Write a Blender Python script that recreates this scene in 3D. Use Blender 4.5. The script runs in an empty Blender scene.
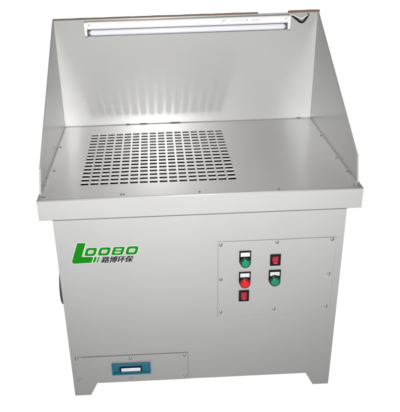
import bpy, bmesh, math, random
from mathutils import Vector, Euler, Matrix
random.seed(7)
S = bpy.context.scene
COL = S.collection

# ------------------------------------------------------------------ measured sizes (metres)
W = .600          # half width of the worktop
D = .8055         # depth from the front edge to the face of the back panel
WI = .592         # inner face of the side panels
WH = .497         # height of the hood panels
AP = .081         # depth of the front apron
FB = .0277        # cabinet front, behind the apron
SB = .5581        # cabinet half width
HB = .969         # height of the worktop over the floor
NZ = .9019        # underside of the cabinet front
DB = .78          # cabinet back

# ------------------------------------------------------------------ camera
CAM = dict(f=623.0398, cx=175.8011, cy=205.7114)
cam_loc = Vector((-.1484, -2.0599, .9889))
cam_rot = Euler((1.1061, .0263, -.0398), 'XYZ')
cd = bpy.data.cameras.new('camera')
cam = bpy.data.objects.new('camera', cd); COL.objects.link(cam)
cam.location = cam_loc; cam.rotation_euler = cam_rot
cd.sensor_fit = 'HORIZONTAL'; cd.sensor_width = 36
cd.lens = CAM['f'] / 400 * 36
cd.shift_x = (200 - CAM['cx']) / 400
cd.shift_y = (CAM['cy'] - 206) / 400
cd.clip_start = .05; cd.clip_end = 500
S.camera = cam
RM = cam_rot.to_matrix()

def at(u, v, axis, val):
    """measured place on the machine's plane axis=val (0 x, 1 y, 2 z)"""
    d = RM @ Vector(((u - CAM['cx']) / CAM['f'], -(v - CAM['cy']) / CAM['f'], -1))
    t = (val - cam_loc[axis]) / d[axis]
    return cam_loc + d * t

# ------------------------------------------------------------------ materials
def mat(name, col, rough=.4, metal=0, spec=.5, mottle=0, mscale=6, bump=0, bscale=900, coat=0, emit=None,
        rmottle=0, dirt=None, streak=0):
    m = bpy.data.materials.new(name); m.use_nodes = True
    nt = m.node_tree; N = nt.nodes; L = nt.links
    b = N['Principled BSDF']
    b.inputs['Base Color'].default_value = (*col, 1)
    b.inputs['Roughness'].default_value = rough
    b.inputs['Metallic'].default_value = metal
    b.inputs['Specular IOR Level'].default_value = spec
    b.inputs['Coat Weight'].default_value = coat
    b.inputs['Coat Roughness'].default_value = (.18 if coat == 1 else .22) if coat in (1, .5) else .1
    if coat == 1: b.inputs['Coat IOR'].default_value = 1.85
    tc = N.new('ShaderNodeTexCoord')
    colsock = None
    if mottle:
        n = N.new('ShaderNodeTexNoise'); n.inputs['Scale'].default_value = mscale
        n.inputs['Detail'].default_value = 6; n.inputs['Roughness'].default_value = .65
        L.new(tc.outputs['Object'], n.inputs['Vector'])
        r = N.new('ShaderNodeMapRange'); L.new(n.outputs['Fac'], r.inputs['Value'])
        r.inputs['From Min'].default_value = .15; r.inputs['From Max'].default_value = .85
        r.inputs['To Min'].default_value = 1 - mottle; r.inputs['To Max'].default_value = 1 + mottle
        mx = N.new('ShaderNodeVectorMath'); mx.operation = 'SCALE'
        mx.inputs[0].default_value = col; L.new(r.outputs[0], mx.inputs['Scale'])
        colsock = mx.outputs[0]
    if dirt:      # scattered small scuffs and grime specks with a shape of their own
        n = N.new('ShaderNodeTexNoise'); n.inputs['Scale'].default_value = dirt[0]
        n.inputs['Detail'].default_value = 8; n.inputs['Roughness'].default_value = .7
        L.new(tc.outputs['Object'], n.inputs['Vector'])
        r = N.new('ShaderNodeMapRange'); L.new(n.outputs['Fac'], r.inputs['Value'])
        r.inputs['From Min'].default_value = dirt[1]; r.inputs['From Max'].default_value = dirt[1] + .05
        r.inputs['To Min'].default_value = 0; r.inputs['To Max'].default_value = dirt[2]
        mx = N.new('ShaderNodeMix'); mx.data_type = 'RGBA'
        L.new(r.outputs[0], mx.inputs[0])
        if colsock: L.new(colsock, mx.inputs[6])
        else: mx.inputs[6].default_value = (*col, 1)
        mx.inputs[7].default_value = (.13, .12, .105, 1)
        colsock = mx.outputs[2]
    if colsock: L.new(colsock, b.inputs['Base Color'])
    if rmottle:
        n = N.new('ShaderNodeTexNoise'); n.inputs['Scale'].default_value = 9
        n.inputs['Detail'].default_value = 5
        L.new(tc.outputs['Object'], n.inputs['Vector'])
        r = N.new('ShaderNodeMapRange'); L.new(n.outputs['Fac'], r.inputs['Value'])
        r.inputs['From Min'].default_value = .3; r.inputs['From Max'].default_value = .7
        r.inputs['To Min'].default_value = rough - rmottle; r.inputs['To Max'].default_value = rough + rmottle
        L.new(r.outputs[0], b.inputs['Roughness'])
    if bump:
        n = N.new('ShaderNodeTexNoise'); n.inputs['Scale'].default_value = bscale
        n.inputs['Detail'].default_value = 2
        L.new(tc.outputs['Object'], n.inputs['Vector'])
        n2 = N.new('ShaderNodeTexNoise'); n2.inputs['Scale'].default_value = 5
        n2.inputs['Detail'].default_value = 1
        L.new(tc.outputs['Object'], n2.inputs['Vector'])
        b1 = N.new('ShaderNodeBump'); b1.inputs['Strength'].default_value = bump; b1.inputs['Distance'].default_value = .0004
        L.new(n.outputs['Fac'], b1.inputs['Height'])
        b2 = N.new('ShaderNodeBump'); b2.inputs['Strength'].default_value = .12; b2.inputs['Distance'].default_value = .003
        L.new(n2.outputs['Fac'], b2.inputs['Height']); L.new(b1.outputs[0], b2.inputs['Normal'])
        L.new(b2.outputs[0], b.inputs['Normal'])
    if emit:
        b.inputs['Emission Color'].default_value = (*emit[0], 1); b.inputs['Emission Strength'].default_value = emit[1]
    return m

PAINT = (.238, .239, .238)
M = dict(
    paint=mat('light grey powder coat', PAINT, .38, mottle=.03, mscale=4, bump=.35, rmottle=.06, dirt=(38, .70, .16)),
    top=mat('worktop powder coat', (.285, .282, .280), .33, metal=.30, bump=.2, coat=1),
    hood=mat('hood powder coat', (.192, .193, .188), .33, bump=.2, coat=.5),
    cut=mat('cut slot edge', (.30, .30, .295), .4, mottle=.15, mscale=120),
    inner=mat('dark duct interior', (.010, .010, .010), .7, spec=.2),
    screw=mat('zinc screw', (.42, .41, .39), .3, metal=1, mottle=.15, mscale=300),
    bolt=mat('dull zinc bolt', (.13, .13, .125), .55, metal=.6),
    screwdark=mat('screw recess', (.03, .03, .03), .6),
    black=mat('black plastic', (.004, .004, .005), .5, spec=.15),
    white=mat('white plastic', (.42, .42, .43), .35),
    batten=mat('white enamelled batten', (.45, .445, .45), .35),
    tube=mat('fluorescent tube glass', (.41, .42, .46), .12, coat=.4),
    cap=mat('tube end cap metal', (.25, .26, .28), .3, metal=.8),
    green=mat('green button plastic', (.0, .135, .068), .3, spec=.35),
    greendark=mat('dark green button skirt', (.0, .028, .018), .35, spec=.3),
    reddark=mat('dark red button skirt', (.16, .002, .004), .35, spec=.3),
    red=mat('red button plastic', (.36, .003, .005), .3, spec=.35),
    pinkstrip=mat('pale strip on rocker', (.34, .16, .18), .4),
    redlens=mat('red rocker plastic', (.22, .001, .010), .2, spec=.5),
    blue=mat('blue film on handle', (.0, .090, .150), .3, spec=.3, mottle=.5, mscale=40, bump=.5, bscale=70),
    grip=mat('white grip', (.52, .52, .57), .3),
    brown=mat('brown paper edge', (.080, .047, .028), .7, mottle=.35, mscale=60),
    logog=mat('logo green', (.0015, .115, .0015), .5, spec=.12),
    logow=mat('logo white border', (.33, .35, .325), .4),
    ink=mat('black ink', (.008, .009, .013), .5, spec=.15),
    label=mat('printed label', (.55, .56, .56), .4),
    inkgrey=mat('grey label ink', (.10, .10, .11), .5),
    duct=mat('dark grey duct collar', (.05, .05, .048), .45),
    floor=mat('glowing white floor', (.05, .05, .05), .6, spec=.1, emit=((1, 1, 1), 1.0)),  # added glow, no real lamp: keeps the ground evenly white without shadows
)

# ------------------------------------------------------------------ mesh helpers
def new_obj(name, bm, mats, parent=None, bevel=0, smooth=False, seg=2, recalc=True):
    if recalc: bmesh.ops.recalc_face_normals(bm, faces=bm.faces)
    me = bpy.data.meshes.new(name); bm.to_mesh(me); bm.free()
    for m in (mats if isinstance(mats, (list, tuple)) else [mats]): me.materials.append(M[m])
    o = bpy.data.objects.new(name, me); COL.objects.link(o)
    if parent is not None: o.parent = parent
    if smooth:
        for p in me.polygons: p.use_smooth = True
    if bevel:
        md = o.modifiers.new('bevel', 'BEVEL'); md.width = bevel; md.segments = seg
        md.limit_method = 'ANGLE'; md.angle_limit = math.radians(40); md.harden_normals = True
        for p in me.polygons: p.use_smooth = True
    return o

def box(bm, x0, x1, y0, y1, z0, z1, mi=0):
    v = [bm.verts.new(p) for p in ((x0,y0,z0),(x1,y0,z0),(x1,y1,z0),(x0,y1,z0),(x0,y0,z1),(x1,y0,z1),(x1,y1,z1),(x0,y1,z1))]
    for f in ((0,1,2,3),(4,5,6,7),(0,1,5,4),(1,2,6,5),(2,3,7,6),(3,0,4,7)):
        bm.faces.new([v[i] for i in f]).material_index = mi

def prism(bm, pts, off, mi=0):
    """closed polygon pts pushed along vector off"""
    off = Vector(off)
    a = [bm.verts.new(p) for p in pts]; b = [bm.verts.new(Vector(p) + off) for p in pts]
    n = len(a)
    bm.faces.new(a).material_index = mi; bm.faces.new(b[::-1]).material_index = mi
    for i in range(n): bm.faces.new((a[i], a[(i+1) % n], b[(i+1) % n], b[i])).material_index = mi

def lathe(bm, c, axis, prof, n=32, mi=0, smooth=True):
    """prof: list of (radius, distance along axis)"""
    c = Vector(c); ax = Vector(axis).normalized()
    u = ax.orthogonal().normalized(); w = ax.cross(u)
    rings = []
    for r, h in prof:
        if r < 1e-7: rings.append([bm.verts.new(c + ax * h)])
        else: rings.append([bm.verts.new(c + ax * h + (u * math.cos(t) + w * math.sin(t)) * r) for t in [2 * math.pi * k / n for k in range(n)]])
    for A, B in zip(rings, rings[1:]):
        for k in range(n):
            k2 = (k + 1) % n
            if len(A) == 1 and len(B) == 1: continue
            if len(A) == 1: f = (A[0], B[k], B[k2])
            elif len(B) == 1: f = (A[k], A[k2], B[0])
            else: f = (A[k], A[k2], B[k2], B[k])
            q = bm.faces.new(f); q.material_index = mi; q.smooth = smooth

def screw(loc, axis, parent, r=.0075, name='screw'):
    bm = bmesh.new()
    prof = [(0, r*.50), (r*.35, r*.48), (r*.7, r*.36), (r*.95, r*.12), (r, 0), (r*1.05, -.0005), (0, -.0005)]
    lathe(bm, loc, axis, prof, 20)
    # cross recess
    ax = Vector(axis).normalized(); u = ax.orthogonal().normalized(); w = ax.cross(u)
    a = random.uniform(0, 1.5); u, w = u*math.cos(a)+w*math.sin(a), w*math.cos(a)-u*math.sin(a)
    l = Vector(loc)
    for p, q, e in ((u, w, .515), (w, u, .53)):
        c = l + ax * r * e
        prism(bm, [c + p*r*.5 + q*r*.1, c - p*r*.5 + q*r*.1, c - p*r*.5 - q*r*.1, c + p*r*.5 - q*r*.1], -ax*r*.1, 1)
    return new_obj(name, bm, ['screw', 'screwdark'], parent, recalc=True)

# ------------------------------------------------------------------ setting
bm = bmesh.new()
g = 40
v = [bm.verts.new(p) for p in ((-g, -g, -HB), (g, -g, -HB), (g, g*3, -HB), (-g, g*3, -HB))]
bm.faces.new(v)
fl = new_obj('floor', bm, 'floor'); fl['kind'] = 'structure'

# ------------------------------------------------------------------ the bench
bench = bpy.data.objects.new('downdraft_bench', None); COL.objects.link(bench)
bench['label'] = 'light grey steel downdraft grinding bench with perforated worktop, three-sided hood, lamp and control panel'
bench['category'] = 'workbench'
bench.location = (0, .4, -HB)
bench.empty_display_size = .2
BASE = Vector(bench.location)
# children are modelled in world metres; the root stands on the floor

# worktop with 16 x 16 punched slots
GX0, GX1, GY0, GY1 = -.4532, .1465, .1195, .686
NC, NR = 16, 16
px = (GX1 - GX0 + .0075) / NC
py = (GY1 - GY0 + .0095) / NR
xs, ys = [-W], [0.0]
for i in range(NC): xs += [GX0 + i*px, GX0 + i*px + px - .0078]
for j in range(NR): ys += [GY0 + j*py, GY0 + j*py + py - .0098]
xs += [W]; ys += [D + .006]
bm = bmesh.new()
V = {}
def gv(i, j, z):
    k = (i, j, z)
    if k not in V: V[k] = bm.verts.new((xs[i], ys[j], z))
    return V[k]
TD = -.0052
for i in range(len(xs) - 1):
    for j in range(len(ys) - 1):
        hole = (i % 2 == 1) and (j % 2 == 1) and 0 < i < len(xs) - 1 and 0 < j < len(ys) - 1
        if not hole:
            bm.faces.new((gv(i,j,0), gv(i+1,j,0), gv(i+1,j+1,0), gv(i,j+1,0)))
            if 0 < i < len(xs) - 2 and 0 < j < len(ys) - 2:
                bm.faces.new((gv(i,j,TD), gv(i,j+1,TD), gv(i+1,j+1,TD), gv(i+1,j,TD)))
        else:
            for a, b in (((i,j),(i,j+1)), ((i,j+1),(i+1,j+1)), ((i+1,j+1),(i+1,j)), ((i+1,j),(i,j))):
                bm.faces.new((gv(*a,0), gv(*b,0), gv(*b,TD), gv(*a,TD))).material_index = 1
worktop = new_obj('worktop', bm, ['top', 'cut'], bench, recalc=False)

# apron: rounded top bend, front, ends and bottom return
R_ = .0055
bm = bmesh.new()
def apron_section():
    p = []
    for k in range(7):
        t = math.pi/2 * k/6
        p.append((-.0045 + R_ - R_*math.sin(t) - .001, .0022 - R_ + R_*math.cos(t)))
    p += [(-.0055, -AP + .003), (-.0045, -AP), (.012, -AP), (.012, -AP + .0015), (-.0032, -AP + .0015), (-.0032, -.006), (.002, -.0025), (.0035, .0)]
    return p
sec = apron_section()
a = [bm.verts.new((-W - .001, y, z)) for y, z in sec]; b = [bm.verts.new((W + .001, y, z)) for y, z in sec]
n = len(sec)
for k in range(n): 
    f = bm.faces.new((a[k], b[k], b[(k+1) % n], a[(k+1) % n])); f.smooth = k < 6
bm.faces.new(a); bm.faces.new(b[::-1])
new_obj('front_apron', bm, 'paint', bench)
for s in (-1, 1):
    bm = bmesh.new()
    x0, x1 = sorted((s*(W + .001), s*(W - .001)))
    box(bm, x0, x1, .0125, D + .006, -AP, -.0006)
    box(bm, x0, x1, -.003, .0120, -AP, -.003)
    new_obj('side_apron', bm, 'paint', bench)
bm = bmesh.new(); box(bm, -W, W, D + .0065, D + .0085, -AP, -.0005); new_obj('rear_apron', bm, 'paint', bench)

# plenum under the slots
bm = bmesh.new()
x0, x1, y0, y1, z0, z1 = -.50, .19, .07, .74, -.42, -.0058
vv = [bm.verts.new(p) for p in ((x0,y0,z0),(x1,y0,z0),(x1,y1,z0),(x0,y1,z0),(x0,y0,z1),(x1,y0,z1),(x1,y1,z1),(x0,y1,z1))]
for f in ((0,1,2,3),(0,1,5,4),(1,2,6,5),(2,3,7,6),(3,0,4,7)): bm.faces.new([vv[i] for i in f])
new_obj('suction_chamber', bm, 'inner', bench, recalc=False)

# back panel and side panels
bm = bmesh.new()
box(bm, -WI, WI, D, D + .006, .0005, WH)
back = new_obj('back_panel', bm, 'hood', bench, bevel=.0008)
K = (.0800, .0900)     # knee of the side panels (y, z)
for s in (-1, 1):
    poly = [(.0485, .0006), (D + .006, .0006), (D + .006, WH), K]
    bm = bmesh.new()
    prism(bm, [(s*WI, y, z) for y, z in poly], (s*.0020, 0, 0))
    # folded hem along the free edges
    def hem(a, b):
        a = Vector((0, *a)); b = Vector((0, *b)); d = (b - a).normalized(); nrm = Vector((0, d.z, -d.y))
        if nrm.y < 0: nrm = -nrm
        q = [a, b, b + nrm*.0022, a + nrm*.0022]
        prism(bm, [(s*(WI + .0021), p.y, p.z) for p in q], (s*.0040, 0, 0))
    hem((.0487, .0007), (K[0] + .0003, K[1])); hem((K[0] + .0003, K[1] + .0012), (D + .005, WH))
    if s < 0:                       # the left panel leans in a little at its knee
        for v in bm.verts:
            if abs(v.co.y - K[0]) < .01 and abs(v.co.z - K[1]) < .01: v.co.x += .005
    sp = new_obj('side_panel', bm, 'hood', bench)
    # bottom flange with bolts
# brown edge strips on the rim of the back panel
def rim_strip(u0, u1, z1=.0045):
    xa, xb = at(u0, 18, 1, D).x, at(u1, 12, 1, D).x
    bm = bmesh.new(); box(bm, xa, xb, D - .0045, D + .0075, WH + .0003, WH + .0003 + z1)
    bmesh.ops.subdivide_edges(bm, edges=[e for e in bm.edges if abs(e.verts[0].co.x - e.verts[1].co.x) > .01], cuts=40)
    for v in bm.verts:
        k = math.sin(v.co.x*37)*.5 + math.sin(v.co.x*91 + 1)*.5
        if v.co.z > WH + .002: v.co.z += k*.0007
        if v.co.y < D: v.co.y += k*.0006
    new_obj('edge_strip', bm, 'brown', bench)
rim_strip(52.5, 258, .0060)
rim_strip(288, 319.5, .0085)

# ------------------------------------------------------------------ cabinet
nl, nr_ = at(91.3, 395.3, 1, FB).x, at(312.5, 384.5, 1, FB).x
ml, mr = at(97.5, 382.7, 1, FB).x, at(305.5, 373.2, 1, FB).x
bm = bmesh.new()
T = .0015
box(bm, -SB, SB, FB, DB, -NZ, -AP + .02)
bm.faces.ensure_lookup_table()
bmesh.ops.delete(bm, geom=[f for f in bm.faces if all(v.co.z > -AP for v in f.verts)], context='FACES_ONLY')
cab = new_obj('cabinet', bm, 'paint', bench, bevel=.0004)
for side, xo, xi, xm in (('l', -SB, nl, ml), ('r', SB, nr_, mr)):
    s = -1 if side == 'l' else 1
    for front in (1, 0):
        bm = bmesh.new()
        y = FB + .0001 if front else DB - .0024
        prism(bm, [(xo - s*.0001, y, -NZ - .00005), (xo - s*.0001, y, -HB + .0006), (xi, y, -HB + .0006), (xm, y, -NZ - .00005)], (0, .002, 0))
        ys_ = (FB + .0026, FB + .11, FB + .07) if front else (DB - .0026, DB - .11, DB - .07)
        prism(bm, [(xo - s*.0001, ys_[0], -NZ - .00005), (xo - s*.0001, ys_[0], -HB + .0006), (xo - s*.0001, ys_[2], -HB + .0006), (xo - s*.0001, ys_[1], -NZ - .00005)], (-s*.002, 0, 0))
        new_obj('foot', bm, 'paint', bench)

# round duct collar on the left side, its rim just seen past the cabinet's edge
bm = bmesh.new()
DC = (-SB, .14, -.452)
lathe(bm, DC, (-1, 0, 0), [(.080, .0), (.080, .012), (.088, .011), (.088, .014), (.074, .014), (.074, 0)], 48)
new_obj('duct_collar', bm, 'duct', bench)

# ------------------------------------------------------------------ control panel
TLq, BRq = at(218, 242.3, 1, FB), at(330, 312, 1, FB)
TRq, BLq = at(335, 236.6, 1, FB), at(218, 315.5, 1, FB)
qx0, qx1 = (TLq.x + BLq.x)/2, (TRq.x + BRq.x)/2
qz1, qz0 = (TLq.z + TRq.z)/2, (BLq.z + BRq.z)/2
bm = bmesh.new(); box(bm, qx0 - .0007, qx1 + .0007, FB - .0009, FB + .0001, qz0 - .0007, qz1 + .0009); new_obj('panel_gasket', bm, 'duct', bench)
bm = bmesh.new(); box(bm, qx0, qx1, FB - .0030, FB - .0003, qz0, qz1)
cpan = new_obj('control_panel', bm, 'paint', bench, bevel=.0006)
yq = FB - .0032
for u, v_ in ((220.8,245.2),(277.2,242.4),(332.4,239.6),(220.8,279.6),(328.8,274.0),(220.8,312.4),(274,309.2),(326,306.4)):
    screw(at(u, v_, 1, yq), (0, -1, 0), cpan)

def push_button(tl, tr_u, tag_v, c, col):
    """tl: top-left of the name plate, tr_u: right edge, tag_v: white tag v range, c: centre of the cap, in measured points"""
    root_bm = bmesh.new()
    A = at(tl[0], tl[1], 1, yq); B = at(tr_u, tl[1], 1, yq); C_ = at(c[0], c[1], 1, yq - .020)
    w = abs(B.x - A.x); cx = (A.x + B.x)/2
    z1 = A.z; cz = C_.z
    R = w*.485
    # black name-plate body with round lower end
    pts = [(cx - w/2, yq, z1), (cx + w/2, yq, z1)]
    for k in range(17):
        t = math.pi*k/16
        pts.append((cx + math.cos(t)*w/2, yq, cz - math.sin(t)*w/2))
    prism(root_bm, pts, (0, -.005, 0))
    # bezel ring under the cap
    lathe(root_bm, (cx, yq - .005, cz), (0, -1, 0), [(R*1.0, 0), (R*1.0, .006), (R*.93, .009), (R*.8, .009), (R*.8, .004)], 40)
    b = new_obj('push_button', root_bm, 'black', bench)
    zt0, zt1 = at(c[0], tag_v[0], 1, yq - .005).z, at(c[0], tag_v[1], 1, yq - .005).z
    bm2 = bmesh.new(); box(bm2, cx - w*.40, cx + w*.40, yq - .0065, yq - .0045, zt1, zt0)
    new_obj('legend_plate', bm2, 'white', b, bevel=.0006)
    bm2 = bmesh.new()
    r = R*.93
    lathe(bm2, (cx, yq - .009, cz), (0, -1, 0), [(r*.95, 0), (r, .003), (r, .009), (r*.97, .0115), (r*.90, .013), (r*.80, .0135), (r*.77, .0125)], 48, mi=1)
    lathe(bm2, (cx, yq - .009, cz), (0, -1, 0), [(r*.77, .0120), (r*.76, .0140), (r*.70, .0152), (r*.35, .0160), (0, .0162)], 48)
    new_obj('button_cap', bm2, [col, col + 'dark'], b)
    return b
push_button((239.4, 251.0), 251.0, (252.6, 256.6), (245.5, 263.4), 'green')['label'] = 'green push button with white name plate'
push_button((239.0, 272.0), 250.6, (273.4, 277.2), (244.8, 283.8), 'red')['label'] = 'red push button with white name plate'
push_button((268.9, 270.0), 280.7, (272.0, 275.8), (275.1, 281.8), 'green')['label'] = 'green push button with white name plate'

def rocker(u0, v0, u1, v1, ru0, rv0, ru1, rv1):
    A, B = at(u0, v0, 1, yq - .004), at(u1, v1, 1, yq - .004)
    bm = bmesh.new()
    zt, zb = A.z, B.z; x0, x1 = A.x, B.x
    # frame with an opening
    t = (x1 - x0)*.17
    for q in ((x0, x1, zt - t, zt), (x0, x1, zb, zb + t), (x0, x0 + t, zb + t, zt - t), (x1 - t, x1, zb + t, zt - t)):
        box(bm, q[0], q[1], yq - .005, yq, q[2], q[3])
    box(bm, x0 + t, x1 - t, yq - .0015, yq - .0002, zb + t, zt - t)
    f = new_obj('rocker_switch', bm, 'black', bench)
    bm = bmesh.new()
    xa, xb = x0 + t*1.25, x1 - t*1.25
    za, zb2 = zb + t*1.5, zt - t*1.3
    zm = (za + zb2)/2 - .002
    pts = [(xa, yq - .0018, za), (xa, yq - .0095, za + .001), (xa, yq - .0042, zm), (xa, yq - .0048, zb2), (xa, yq - .0018, zb2)]
    prism(bm, pts, (xb - xa, 0, 0))
    new_obj('rocker', bm, 'redlens', f, bevel=.0007)
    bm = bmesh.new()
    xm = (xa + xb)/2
    box(bm, xm - .0045, xm + .0045, yq - .0100, yq - .0080, za + .0014, za + .0042)  # small pale strip near the rocker's lower edge
    new_obj('rocker_strip', bm, 'pinkstrip', f)
    return f
rocker(239.0, 290.9, 248.8, 300.9, 0, 0, 0, 0)
rocker(270.5, 254.9, 280.4, 265.3, 0, 0, 0, 0)

# ------------------------------------------------------------------ dust drawer
A, B = at(74.3, 357.4, 1, FB), at(187.6, 352.8, 1, FB)
dx0, dx1 = A.x, B.x; dz1 = (A.z + B.z)/2
dz0 = -NZ + .0015
bm = bmesh.new(); 
hl, hr = at(112.2, 368, 1, FB).x, at(150.5, 367, 1, FB).x
ht, hb = at(130, 362.3, 1, FB).z, at(131, 372.9, 1, FB).z
dx0 = max(dx0, -SB + .004)
bm2 = bmesh.new(); box(bm2, dx0 + .03, dx1 + .0010, FB - .0009, FB + .0001, dz1 - .02, dz1 + .0018); box(bm2, dx1 - .02, dx1 + .0010, FB - .0009, FB + .0001, dz0 + .004, dz1 - .021); new_obj('drawer_gasket', bm2, 'duct', bench)
# plate with an opening for the flush pull
Xs = [dx0, hl + .004, hr - .004, dx1]; Zs = [dz0, hb + .004, ht - .004, dz1]
y0_, y1_ = FB - .0032, FB - .0003
vd = {}
def pv(i, j, y):
    if (i, j, y) not in vd: vd[(i, j, y)] = bm.verts.new((Xs[i], y, Zs[j]))
    return vd[(i, j, y)]
for y in (y0_, y1_):
    for i in range(3):
        for j in range(3):
            if (i, j) != (1, 1): bm.faces.new((pv(i,j,y), pv(i+1,j,y), pv(i+1,j+1,y), pv(i,j+1,y)))
for loop in ([(0,0),(1,0),(2,0),(3,0),(3,1),(3,2),(3,3),(2,3),(1,3),(0,3),(0,2),(0,1)], [(1,1),(2,1),(2,2),(1,2)]):
    for k in range(len(loop)):
        p, q = loop[k], loop[(k+1) % len(loop)]
        bm.faces.new((pv(*p,y0_), pv(*q,y0_), pv(*q,y1_), pv(*p,y1_)))
drawer = new_obj('dust_drawer', bm, 'paint', bench, bevel=.0006)
yd = y0_ - .0002
for u, v_ in ((76.4,359.6),(130.4,358.4),(184.6,355.6),(79.4,380.2),(131.6,378.5),(185,376.0)):
    p = at(u, v_, 1, yd); p.z = max(p.z, dz0 + .007); p.x = max(p.x, dx0 + .007)
    screw(p, (0, -1, 0), drawer, r=.0080)
# flush pull: blue-filmed flange, cup and white grip bar
bm = bmesh.new()
gl, gr = at(119.5, 369, 1, FB).x, at(142, 369, 1, FB).x
gt, gb = at(130, 366.3, 1, FB).z, at(131, 371.6, 1, FB).z
fy0, fy1 = yd - .0050, yd + .0026
for q in ((hl, hr, gt, ht), (hl, hr, hb, gb), (hl, gl, gb, gt), (gr, hr, gb, gt)):
    pass
XX = [hl, gl, gr, hr]; ZZ = [hb, gb, gt, ht]; vd = {}
def hv(i, j, y):
    # the flange slopes inwards towards the cup
    if (i, j, y) not in vd:
        inner = i in (1, 2) and j in (1, 2)
        vd[(i, j, y)] = bm.verts.new((XX[i], y + ((.0075 if inner else .0030) if y == fy0 else 0), ZZ[j]))
    return vd[(i, j, y)]
for i in range(3):
    for j in range(3):
        if (i, j) != (1, 1):
            for y in (fy0, fy1): bm.faces.new((hv(i,j,y), hv(i+1,j,y), hv(i+1,j+1,y), hv(i,j+1,y)))
for loop in ([(0,0),(1,0),(2,0),(3,0),(3,1),(3,2),(3,3),(2,3),(1,3),(0,3),(0,2),(0,1)],):
    for k in range(len(loop)):
        p, q = loop[k], loop[(k+1) % len(loop)]
        bm.faces.new((hv(*p,fy0), hv(*q,fy0), hv(*q,fy1), hv(*p,fy1)))
# cup walls
cy = FB + .012
cw = [(1,1),(2,1),(2,2),(1,2)]
cv = [bm.verts.new((XX[i], FB - .0002, ZZ[j])) for i, j in cw]
for k in range(4):
    p, q = cw[k], cw[(k+1) % 4]
    bm.faces.new((hv(*p,fy0), hv(*q,fy0), cv[(k+1) % 4], cv[k]))
bm.faces.new(cv).material_index = 1
pull = new_obj('flush_pull', bm, ['blue', 'black'], drawer)
bm = bmesh.new()
lw = .0042
for q in ((hl - .001, hr + .001, ht - lw, ht + .001), (hl - .001, hr + .001, hb - .001, hb + lw), (hl - .001, hl + lw, hb + lw, ht - lw), (hr - lw, hr + .001, hb + lw, ht - lw)):
    box(bm, q[0], q[1], yd - .0075, yd - .0002, q[2], q[3])
new_obj('handle_rim', bm, 'blue', pull, bevel=.0016, seg=3)
pull['label'] = 'flush pull handle under blue film'
bm = bmesh.new()
lathe(bm, (gl + .007, yd - .0020, (gt + gb)/2), (1, 0, 0), [(0, 0), (.007, .0005), (.0092, .003), (.0092, gr - gl - .015), (.007, gr - gl - .0125), (0, gr - gl - .012)], 24)
for v in bm.verts: v.co.y = (yd - .0005) + (v.co.y - yd + .0005)*.45
new_obj('grip_bar', bm, 'grip', pull)

# ------------------------------------------------------------------ lamp on the back panel
lx0, lx1 = at(84.2, 24, 1, D - .045).x, at(290.2, 20, 1, D - .045).x
zb = WH - .004
bm = bmesh.new()
# channel-shaped batten with chamfered shoulders
sec = [(D - .0005, zb), (D - .040, zb), (D - .046, zb - .006), (D - .046, zb - .026), (D - .040, zb - .033), (D - .0005, zb - .033)]
prism(bm, [(lx0 + .001, y, z) for y, z in sec], (lx1 - lx0 - .002, 0, 0))
lamp = new_obj('fluorescent_lamp', bm, 'batten', bench, bevel=.0015)
lamp['label'] = 'white fluorescent tube lamp fixed under the rim of the back panel'
zt = zb - .033 - .0155; yt = D - .034
for x, s in ((lx0, 1), (lx1, -1)):
    bm = bmesh.new()
    sec2 = [(D - .010, zb - .001), (D - .050, zb - .001), (D - .052, zb - .006), (D - .052, zb - .056), (D - .048, zb - .061), (D - .022, zb - .061), (D - .010, zb - .048)]
    prism(bm, [(x - s*.0015, y, z) for y, z in sec2], (s*.0125, 0, 0))
    new_obj('lamp_socket', bm, 'white', lamp, bevel=.0015)
    bm = bmesh.new()
    lathe(bm, (x + s*.0115, yt, zt), (s, 0, 0), [(0, 0), (.0125, 0), (.0125, .012), (.0120, .0135)], 28)
    new_obj('tube_cap', bm, 'cap', lamp)
    screw((x + s*.020 , D - .0462, zb - .012), (0, -1, 0), lamp, r=.0035)
bm = bmesh.new()
lathe(bm, (lx0 + .0245, yt, zt), (1, 0, 0), [(.0118, 0), (.0130, .004), (.0130, lx1 - lx0 - .053), (.0118, lx1 - lx0 - .049)], 32)
new_obj('fluorescent_tube', bm, 'tube', lamp)
# rating label with faint print
A, B = at(221, 15.5, 1, D - .046), at(262, 15.5, 1, D - .046)
bm = bmesh.new(); box(bm, A.x, B.x, D - .0470, D - .0462, zb - .023, zb - .008, 0)
rl = new_obj('rating_label', bm, 'label', lamp)
bm = bmesh.new()
def ink(x0, x1, z0, z1): box(bm, x0, x1, D - .0475, D - .0472, z0, z1)
Lx = A.x; zz = zb - .008
ink(Lx + .006, Lx + .014, zz - .0055, zz - .0015); ink(Lx + .016, Lx + .023, zz - .0060, zz - .0028)
ink(Lx + .003, Lx + .012, zz - .0105, zz - .0085)
for k in range(7): ink(Lx + .045 + k*.0095, Lx + .051 + k*.0095 + .001*(k % 2), zz - .0045, zz - .0025)
for k in range(8): ink(Lx + .042 + k*.0085, Lx + .048 + k*.0085, zz - .0080, zz - .0066)
for k in range(10): ink(Lx + .038 + k*.007, Lx + .0425 + k*.007, zz - .0120, zz - .0112)
ink(Lx + .112, Lx + .119, zz - .0070, zz - .0025)
for k in range(4): ink(Lx + .135 + k*.010, Lx + .142 + k*.010, zz - .0065, zz - .0035)
for k in range(4): ink(Lx + .133 + k*.010, Lx + .140 + k*.010, zz - .0115, zz - .0100)
new_obj('label_print', bm, 'inkgrey', rl)

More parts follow.
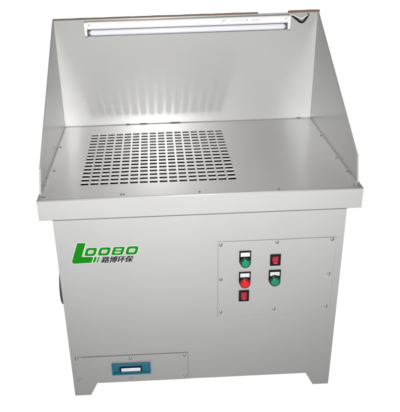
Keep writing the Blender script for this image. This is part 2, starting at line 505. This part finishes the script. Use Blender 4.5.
def tube(name, pts, r, m, parent, res=8):
    cu = bpy.data.curves.new(name, 'CURVE'); cu.dimensions = '3D'; cu.bevel_depth = r; cu.bevel_resolution = 3; cu.resolution_u = res; cu.use_fill_caps = True
    sp = cu.splines.new('BEZIER'); sp.bezier_points.add(len(pts) - 1)
    for bp, p in zip(sp.bezier_points, pts):
        bp.co = p; bp.handle_left_type = bp.handle_right_type = 'AUTO'
    o = bpy.data.objects.new(name, cu)
    COL.objects.link(o)
    dg = bpy.context.evaluated_depsgraph_get()
    me = bpy.data.meshes.new_from_object(o.evaluated_get(dg))
    COL.objects.unlink(o); bpy.data.objects.remove(o)
    me.materials.clear(); me.materials.append(M[m])
    for p in me.polygons: p.use_smooth = True
    o = bpy.data.objects.new(name, me); COL.objects.link(o); o.parent = parent
    return o
yc = D - .012
C1 = [at(288.5, 15.3, 1, yc), at(293, 15.0, 1, yc), at(297.5, 17.2, 1, yc), at(302, 18.2, 1, yc), at(306, 16.0, 1, yc), at(308.5, 13.9, 1, D - .006)]
tube('supply_cable', C1, .0024, 'batten', lamp)
C2 = [at(292, 14.9, 1, D - .006), at(297, 19.2, 1, D - .008), at(302, 22.0, 1, D - .008), at(305.8, 18.6, 1, D - .008), at(308.6, 13.6, 1, D - .004)]
tube('supply_cable', C2, .0050, 'black', lamp)

# ------------------------------------------------------------------ bolts on the worktop
def top_bolt(u, v_, r=.0045):
    p = at(u, v_, 2, 0)
    bm = bmesh.new()
    lathe(bm, (p.x, p.y, .0003), (0, 0, 1), [(r*1.5, 0), (r*1.5, .0008), (r, .0009), (r, .0030), (r*.8, .0034), (0, .0034)], 6 if r > .004 else 12, smooth=False)
    new_obj('bolt', bm, 'bolt', bench)
for u, v_ in ((41.8,197.4),(44.3,197.6),(121,194.6),(124,194.5),(199.5,192),(279,189.4),(354.0,185.7),(357.8,185.6)):
    top_bolt(u, v_, .0028)
for u, v_ in ((60.6,147.5),(54.0,171.0),(320.8,136),(336.5,158),(347.5,171.5)): top_bolt(u, v_, .0034)
# bent bottom flanges of the side panels, with bare-metal spot welds
for s in (-1, 1):
    bm = bmesh.new()
    xa, xb = sorted((s*(WI - .0004), s*(WI - .0045)))
    box(bm, xa, xb, .052, D - .002, .0004, .0022)
    new_obj('bottom_flange', bm, 'hood', bench)
    for k, y in enumerate((.13, .20, .33, .50, .66, .76)):
        bm = bmesh.new()
        lathe(bm, (s*(WI - .003), y, .0021), (0, 0, 1), [(0, .0009), (.0022, .0006), (.0032, -.0004)], 10)
        for v in bm.verts: v.co.y = y + (v.co.y - y)*(1.6 + .5*math.sin(k*2.1))
        new_obj('weld_spot', bm, 'screw', bench)
# small gaps where the sealant along the rear seam has broken away
for u, w_ in ((143.5, .018), (175, .026), (128, .009), (298, .010)):
    p = at(u, 123, 1, D)
    bm = bmesh.new()
    pts = []
    for k in range(12):
        t = 2*math.pi*k/12
        pts.append((p.x + math.cos(t)*w_*(1 + .2*math.sin(3*t)), D - .0022 + .0001, .0028 + math.sin(t)*.0021*(1 + .3*math.cos(2*t))))
    prism(bm, pts, (0, .0015, 0))
    new_obj('seam_gap', bm, 'inner', bench)
bm = bmesh.new()
prism(bm, [(-WI + .002, D - .0004, .0004), (-WI + .002, D - .0028, .0004), (-WI + .002, D - .0004, .0034)], (2*WI - .004, 0, 0))
new_obj('rear_seam', bm, 'hood', bench)

# ------------------------------------------------------------------ logo
def from_curve(name, builder, m, parent, thick, y):
    cu = builder
    o = bpy.data.objects.new('tmp', cu); COL.objects.link(o)
    dg = bpy.context.evaluated_depsgraph_get(); dg.update()
    me = bpy.data.meshes.new_from_object(o.evaluated_get(dg))
    COL.objects.unlink(o); bpy.data.objects.remove(o)
    for v in me.vertices:
        x, z, t = v.co.x, v.co.y, v.co.z
        v.co = (x, y - t, z)
    me.materials.clear(); me.materials.append(M[m])
    ob = bpy.data.objects.new(name, me); COL.objects.link(ob); ob.parent = parent
    return ob
def P(u, v_):
    p = at(u, v_, 1, FB - .001); return (p.x, p.z)
def rounded(pts, rad, n=5):
    """polygon corners (with per-corner radius in units) rounded"""
    out = []; N_ = len(pts)
    for i in range(N_):
        p0, p1, p2 = Vector(pts[i-1]), Vector(pts[i]), Vector(pts[(i+1) % N_])
        r = rad[i] if isinstance(rad, (list, tuple)) else rad
        if r <= 0: out.append(tuple(p1)); continue
        a = (p0 - p1); b = (p2 - p1); r = min(r, a.length*.48, b.length*.48)
        a = p1 + a.normalized()*r; b = p1 + b.normalized()*r
        for k in range(n + 1):
            t = k/n
            q = a*(1-t)**2 + p1*2*t*(1-t) + b*t*t
            out.append(tuple(q))
    return out
OUT = []   # outlines in measured points
def lerp_quad(tl, tr, br, bl): return [tl, tr, br, bl]
big = rounded([(77.2,243.1),(85.6,243.2),(81.6,257.0),(93.4,257.0),(91.3,262.6),(71.3,263.9)], [.8,.3,.8,.3,.3,4.0])
outl = [(big, [])]
for sx in (94.6, 98.4):
    w_ = 2.3 if sx < 96 else 1.5
    outl.append(([(sx, 257.0), (sx + w_, 256.9), (sx + w_ - 2.0, 262.3), (sx - 2.0, 262.4)], []))
def ring(xl, xr, yt_, yb, tilt, thk, two=False, rad=2.6):
    # slanted rounded rectangle; tilt = shift of the top edge to the right
    o = rounded([(xl + tilt, yt_), (xr, yt_ - .25), (xr - tilt, yb - .25), (xl, yb)], rad)
    k = tilt*.55
    holes = []
    H_ = yb - yt_
    def hole(y0, y1, th=2.75):
        f0, f1 = tilt*(1 - (y0 - yt_)/H_), tilt*(1 - (y1 - yt_)/H_)
        return rounded([(xl + f0 + th, y0), (xr - tilt + f0 - th, y0 - .15), (xr - tilt + f1 - th, y1 - .15), (xl + f1 + th, y1)], 1.3)
    if two:
        ym = (yt_ + yb)/2
        holes = [hole(yt_ + 1.6, ym - .65, 2.6), hole(ym + .55, yb - 1.6, 2.6)]
    else: holes = [hole(yt_ + 2.05, yb - 2.05)]
    return (o, holes)
outl.append(ring(84.0, 97.6, 248.0, 256.0, 2.6, 3.0))
outl.append(ring(97.4, 111.3, 247.5, 255.5, 2.6, 3.0))
outl.append(ring(111.1, 125.1, 247.0, 255.0, 2.6, 2.9, two=True, rad=1.6))
outl.append(ring(124.9, 139.1, 246.4, 254.5, 2.6, 3.0))
def curve(lines, offset=0, extrude=.0003):
    cu = bpy.data.curves.new('c', 'CURVE'); cu.dimensions = '2D'; cu.fill_mode = 'BOTH'; cu.extrude = extrude
    for o, hs in lines:
        for l in [o] + hs:
            l2 = [P(*q) for q in l]
            sp = cu.splines.new('POLY'); sp.points.add(len(l2) - 1); sp.use_cyclic_u = True
            for q, p in zip(sp.points, l2): q.co = (*p, 0, 1)
    return cu
logo = from_curve('logo', curve(outl), 'logog', bench, 1, FB - .0016)
logo['label'] = 'green slanted letters LOOBO with a white border'
# white border: outlines grown outwards (holes left open)
def grow(poly, d):
    n = len(poly); area = sum(poly[i][0]*poly[(i+1) % n][1] - poly[(i+1) % n][0]*poly[i][1] for i in range(n))
    s = 1 if area > 0 else -1; r = []
    pts = [p for i, p in enumerate(poly) if (Vector(p) - Vector(poly[i-1])).length > 1e-4]
    n = len(pts)
    for i in range(n):
        a, b, c = Vector(pts[i-1]), Vector(pts[i]), Vector(pts[(i+1) % n])
        t = ((b - a).normalized() + (c - b).normalized())
        if t.length < 1e-6: t = b - a
        t.normalize(); r.append((b.x + t.y*d*s, b.y - t.x*d*s))
    return r
for q, (o, hs) in enumerate(outl):
    from_curve('logo_border', curve([(grow(o, .75), [grow(h, -.45) for h in hs])], extrude=.00012), 'logow', logo, 1, FB - .0004 - .00006*q)
# Chinese company name
fc = bpy.data.curves.new('t', 'FONT'); fc.body = '\u8def\u535a\u73af\u4fdd'
fc.size = 1; fc.extrude = .0; fc.offset = 0; fc.shear = .25
o = bpy.data.objects.new('t', fc); COL.objects.link(o)
dg = bpy.context.evaluated_depsgraph_get(); dg.update()
me = bpy.data.meshes.new_from_object(o.evaluated_get(dg)); COL.objects.unlink(o); bpy.data.objects.remove(o)
xsn = [v.co.x for v in me.vertices]; zsn = [v.co.y for v in me.vertices]
bx0, bx1, bz0, bz1 = min(xsn), max(xsn), min(zsn), max(zsn)
for v in me.vertices:
    a_ = (v.co.x - bx0)/(bx1 - bx0); b_ = (v.co.y - bz0)/(bz1 - bz0)
    u = 101.3 + a_*31.8; vv_ = (262.9 - a_*1.1)*(1 - b_) + (256.9 - a_*1.1)*b_
    p = P(u, vv_); v.co = (p[0], FB - .0014, p[1])
bmt = bmesh.new(); bmt.from_mesh(me)
src = list(bmt.faces)
for k, (ox, oz) in enumerate(((.0010, 0), (-.0010, .0002), (0, .0008))):      # printed bold
    dd = bmesh.ops.duplicate(bmt, geom=src)
    for v in [g for g in dd['geom'] if isinstance(g, bmesh.types.BMVert)]: v.co += Vector((ox, -.00008*(k + 1), oz))
bmt.to_mesh(me); bmt.free()
me.materials.clear(); me.materials.append(M['ink'])
lt = bpy.data.objects.new('lettering', me); COL.objects.link(lt); lt.parent = logo
lt['label'] = 'black Chinese company name under the green letters'

# put every direct part under the root without moving it
for o in COL.objects:
    if o.parent is bench: o.matrix_parent_inverse = Matrix.Translation(-BASE)

# ------------------------------------------------------------------ light
wd = bpy.data.worlds.new('World'); S.world = wd; wd.use_nodes = True
wd.node_tree.nodes['Background'].inputs[0].default_value = (1, 1, 1, 1)
wd.node_tree.nodes['Background'].inputs[1].default_value = .08

def lamp_at(name, kind, loc, target, energy, **k):
    l = bpy.data.lights.new(name, kind); l.energy = energy
    for a, b in k.items(): setattr(l, a, b)
    o = bpy.data.objects.new(name, l); COL.objects.link(o); o.location = loc
    o.rotation_euler = (Vector(target) - Vector(loc)).to_track_quat('-Z', 'Y').to_euler()
    return o
# camera-mounted flash: the photograph's only strong light
lamp_at('camera_flash', 'SPOT', (-.16, -2.06, 1.17), (-.02, .7, .30), 690, spot_size=math.radians(79), spot_blend=1.0,
        shadow_soft_size=.02, color=(1, .99, .97))

# ------------------------------------------------------------------ render
S.view_settings.view_transform = 'Standard'; S.view_settings.look = 'None'
S.view_settings.exposure = 0; S.view_settings.gamma = 1
S.render.engine = 'CYCLES'
c = S.cycles
c.max_bounces = 8; c.diffuse_bounces = 4; c.glossy_bounces = 5
c.caustics_reflective = True; c.blur_glossy = 0
c.sample_clamp_indirect = 0
c.use_denoising = True
